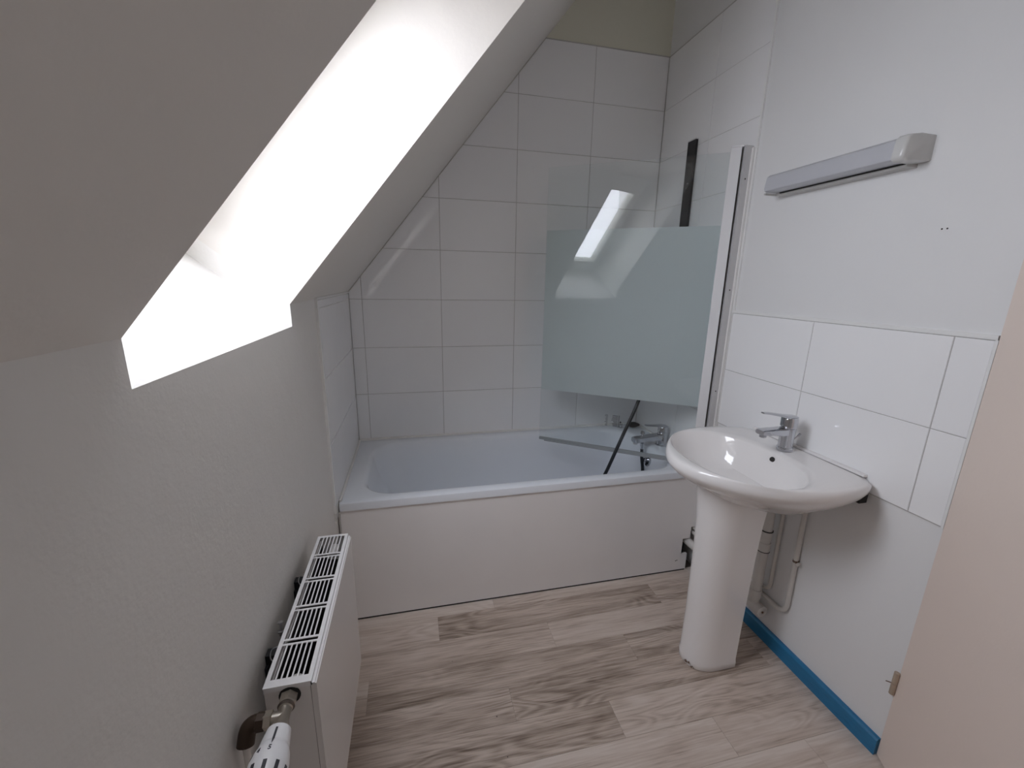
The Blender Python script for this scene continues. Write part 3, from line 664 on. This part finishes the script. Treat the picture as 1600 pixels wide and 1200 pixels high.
emit('end_cap', loft(B(), [lscale(LY0+.030, 1), lscale(LY0+.010, 1), lscale(LY0+.003, .975), lscale(LY0, .92)]), 'lamp_body', lamp, smooth=True, angle=50)
emit('end_lip', box(B(), -.078, PW, LY1-.001, LY1+.006, LZ0-.004, LZ0+.002), 'lamp_base', lamp, bevel=.001)
emit('joint_line', box(B(), -.036, -.0305, LY0+.034, LY1-.02, LZ0+.0005, LZ0+.0035), 'dark_gap', lamp)

# ------------------------------------------------------------------ radiator
RX0, RX1, RY0, RY1, RZ0, RZ1 = -1.641, -1.5515, -1.597, -1.128, .242, .692
rad = thing('radiator', 'white panel radiator with slotted top grille on the knee wall', 'radiator', ((RX0+RX1)/2, (RY0+RY1)/2, RZ0))
emit('front_panel', box(B(), RX1-.010, RX1, RY0+.002, RY1-.002, RZ0, RZ1-.010), 'enamel', rad, bevel=.004, seg=3)
emit('rear_panel', box(B(), RX0+.001, RX0+.010, RY0+.004, RY1-.004, RZ0+.01, RZ1-.012), 'enamel', rad, bevel=.003)
for ya, yb in ((RY0, RY0+.0025), (RY1-.0025, RY1)):
    sp_ = emit('side_panel', box(B(), RX0+.002, RX1-.0105, ya, yb, RZ0+.012, RZ1-.004), 'enamel', rad, bevel=.001)
gx0, gx1 = RX0+.001, RX1-.0075
bm = B(); zt0, zt1 = RZ1-.0022, RZ1; bw = .008; nb = 5; gy0, gy1 = RY0-.0015, RY1+.001
box(bm, gx0, gx0+bw, gy0, gy1, zt0, zt1); box(bm, gx1-bw, gx1, gy0, gy1, zt0, zt1)
box(bm, gx0+bw, gx1-bw, gy0, gy0+.016, zt0, zt1); box(bm, gx0+bw, gx1-bw, gy1-.008, gy1, zt0, zt1)
box(bm, gx0, gx0+.0015, gy0, gy1, zt0-.010, zt0); box(bm, gx1-.0015, gx1, gy0, gy1, zt0-.008, zt0); box(bm, gx0, gx1, gy0, gy0+.0015, zt0-.008, zt0)
ya, yb = gy0+.016, gy1-.008; pit = (yb-ya+.0165)/nb; ns = 7
for i in range(nb):
    sa = ya + i*pit; sbb = sa + pit - .0165
    if i < nb-1:
        box(bm, gx0+bw, gx1-bw, sbb, sbb+.0045, zt0, zt1); box(bm, gx0+bw, gx1-bw, sbb+.0115, sbb+.0165, zt0, zt1)
    ww = (gx1-gx0-2*bw); 
    for j in range(1, ns):
        xx = gx0+bw+ww*j/ns; box(bm, xx-.0014, xx+.0014, sa, sbb, zt0+.0005, zt1)
emit('top_grille', bm, 'grille_enamel', rad)
emit('front_lip', box(B(), RX1-.0072, RX1-.0025, RY0, RY1-.002, RZ1-.011, RZ1-.006), 'grille_enamel', rad, bevel=.0012)
# added dark sheets paint the shade inside; convector sheet: folded fins
emit('inner_shade', box(B(), RX1-.0112, RX1-.0104, RY0+.006, RY1-.006, RZ0+.01, RZ1-.012), 'fin_steel_shade', rad)
emit('inner_shade', box(B(), RX0+.0104, RX0+.0112, RY0+.006, RY1-.006, RZ0+.01, RZ1-.020), 'fin_steel_shade', rad)
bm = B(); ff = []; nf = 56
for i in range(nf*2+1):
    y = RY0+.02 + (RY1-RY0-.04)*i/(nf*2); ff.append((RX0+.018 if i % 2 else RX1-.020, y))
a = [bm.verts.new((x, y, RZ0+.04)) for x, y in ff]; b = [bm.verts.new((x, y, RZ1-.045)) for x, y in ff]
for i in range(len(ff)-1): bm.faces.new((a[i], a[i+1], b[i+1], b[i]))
emit('convector_fins', bm, 'fin_steel_shade', rad)
emit('header_pipe', tube(B(), [((RX0+RX1)/2, RY0+.004, RZ1-.042), ((RX0+RX1)/2, RY0+.045, RZ1-.042)], .016, 16), 'pvc_white', rad, smooth=True)
emit('header_pipe', tube(B(), [((RX0+RX1)/2, RY1-.045, RZ1-.042), ((RX0+RX1)/2, RY1-.004, RZ1-.042)], .016, 16), 'pvc_white', rad, smooth=True)
for yy in (-1.485, -1.265):
    br = emit('bracket', (lambda b: (box(b, LX+.001, RX0+.003, yy-.010, yy+.010, RZ1-.075, RZ1-.030), box(b, LX+.001, LX+.006, yy-.02, yy+.02, RZ0+.05, RZ1-.05), b)[2])(B()), 'black_plastic', rad, bevel=.002)
    emit('spring_clip', tube(B(), smooth_path([(RX0-.004, yy-.030, RZ1-.03), (RX0-.013, yy-.026, RZ1-.02), (RX0-.014, yy-.012, RZ1-.014), (RX0-.004, yy-.008, RZ1-.012)], 6), .0012, 6), 'chrome_satin', br, smooth=True)
tg = emit('bleed_key', lathe(B(), (RX0-.013, -1.445, RZ1-.03), (0, .25, 1), [(0, .003), (.006, .003), (.007, .006), (.010, .006), (.011, .0025), (.026, .0025), (.027, .006), (.030, .006)], 12), 'chrome_satin', rad, smooth=True)
# valve at the near end
VX, VZ = -1.597, .670
emit('inlet_port', lathe(B(), (VX, RY0-.0006, VZ-.002), (0, -1, 0), [(0, .0185), (.002, .0185)], 24), 'dark_gap', rad)
val = emit('valve_body', lathe(B(), (VX, RY0-.002, VZ), (0, -1, 0), [(0, .0105), (.006, .0105), (.007, .0105), (.022, .0105), (.024, .012), (.026, .012), (.028, .0105), (.050, .0108), (.056, .0135), (.066, .0140), (.068, .010)], 24), 'nickel', rad, smooth=True)
emit('union_nut', lathe(B(), (VX, RY0-.004, VZ), (0, -1, 0), [(0, .0135), (.001, .0155), (.015, .0155), (.017, .0135)], 6, .3), 'nickel', val)
emit('union_collar', lathe(B(), (VX, RY0-.021, VZ), (0, -1, 0), [(0, .0125), (.004, .0145), (.007, .0125)], 24), 'nickel_dark', val, smooth=True)
vy = RY0-.044
emit('valve_branch', lathe(B(), (VX, vy, VZ), (-1, 0, 0), [(0, .0108), (.022, .0108)], 20), 'nickel', val, smooth=True)
emit('branch_nut', lathe(B(), (VX-.016, vy, VZ), (-1, 0, 0), [(0, .012), (.001, .0145), (.013, .0145), (.014, .0125)], 6, .2), 'nickel', val)
emit('elbow_pipe', tube(B(), round_path([(VX-.028, vy, VZ), (VX-.054, vy, VZ-.001), (VX-.057, vy-.013, VZ-.028)], .026, 8), .0135, 16), 'brown_pipe', val, smooth=True)
emit('elbow_collar', lathe(B(), (VX-.028, vy, VZ), (-1, 0, 0), [(0, .0145), (.012, .0148), (.013, .0135)], 8, .2), 'brown_pipe', val)
emit('drop_pipe', tube(B(), [(VX-.057, vy-.011, VZ-.022), (VX-.061, vy-.020, .03), (VX-.061, vy-.020, 0.001)], .006, 14), 'painted_pipe', val, smooth=True)
TY = RY0-.067
trv = emit('thermostat_head', lathe(B(), (VX, TY, VZ), (0, -1, 0), [(0, .0155), (.001, .0190), (.028, .0232), (.029, .0225), (.0305, .0225), (.0315, .0238), (.040, .0268), (.054, .0296), (.062, .0293), (.105, .026), (.112, .021), (.113, .009)], 40), 'trv_white', rad, smooth=True, angle=40)
def trv_pt(h, r, ang):  # ang 0 = top (+z), positive towards +x
    return Vector((VX+r*math.sin(ang), TY-h, VZ+r*math.cos(ang)))
bm = B(); a_ = .10
boxm(bm, (.0032, .020, .0012), Matrix.Translation(trv_pt(.019, .0222, a_)) @ Matrix.Rotation(a_, 4, 'Y') @ Matrix.Rotation(math.radians(-8.5), 4, 'X'))
prism(bm, [trv_pt(.0285, .0236, a_-.07), trv_pt(.0285, .0236, a_+.07), trv_pt(.039, .0269, a_)], Vector((0, 0, .0008)))
emit('pointer_mark', bm, 'print_grey', trv)
for ch, ang in (('5', .08), ('4', -.52), ('3', -1.12)):
    me = text_mesh(ch, .0115, .0004); bm = B(); bm.from_mesh(me)
    bmesh.ops.transform(bm, matrix=Matrix.Translation(trv_pt(.046, .0283, ang)) @ Matrix.Rotation(ang, 4, 'Y') @ Matrix.Rotation(math.radians(-11), 4, 'X'), verts=bm.verts)
    emit('printed_number', bm, 'print_grey', trv)
for i in range(10):
    ang = .06 + i*2*math.pi/10
    bm = B(); boxm(bm, (.0055, .038, .002), Matrix.Translation(trv_pt(.083, .0276, ang)) @ Matrix.Rotation(ang, 4, 'Y') @ Matrix.Rotation(math.radians(4), 4, 'X'))
    emit('grip_slot', bm, 'print_grey', trv)
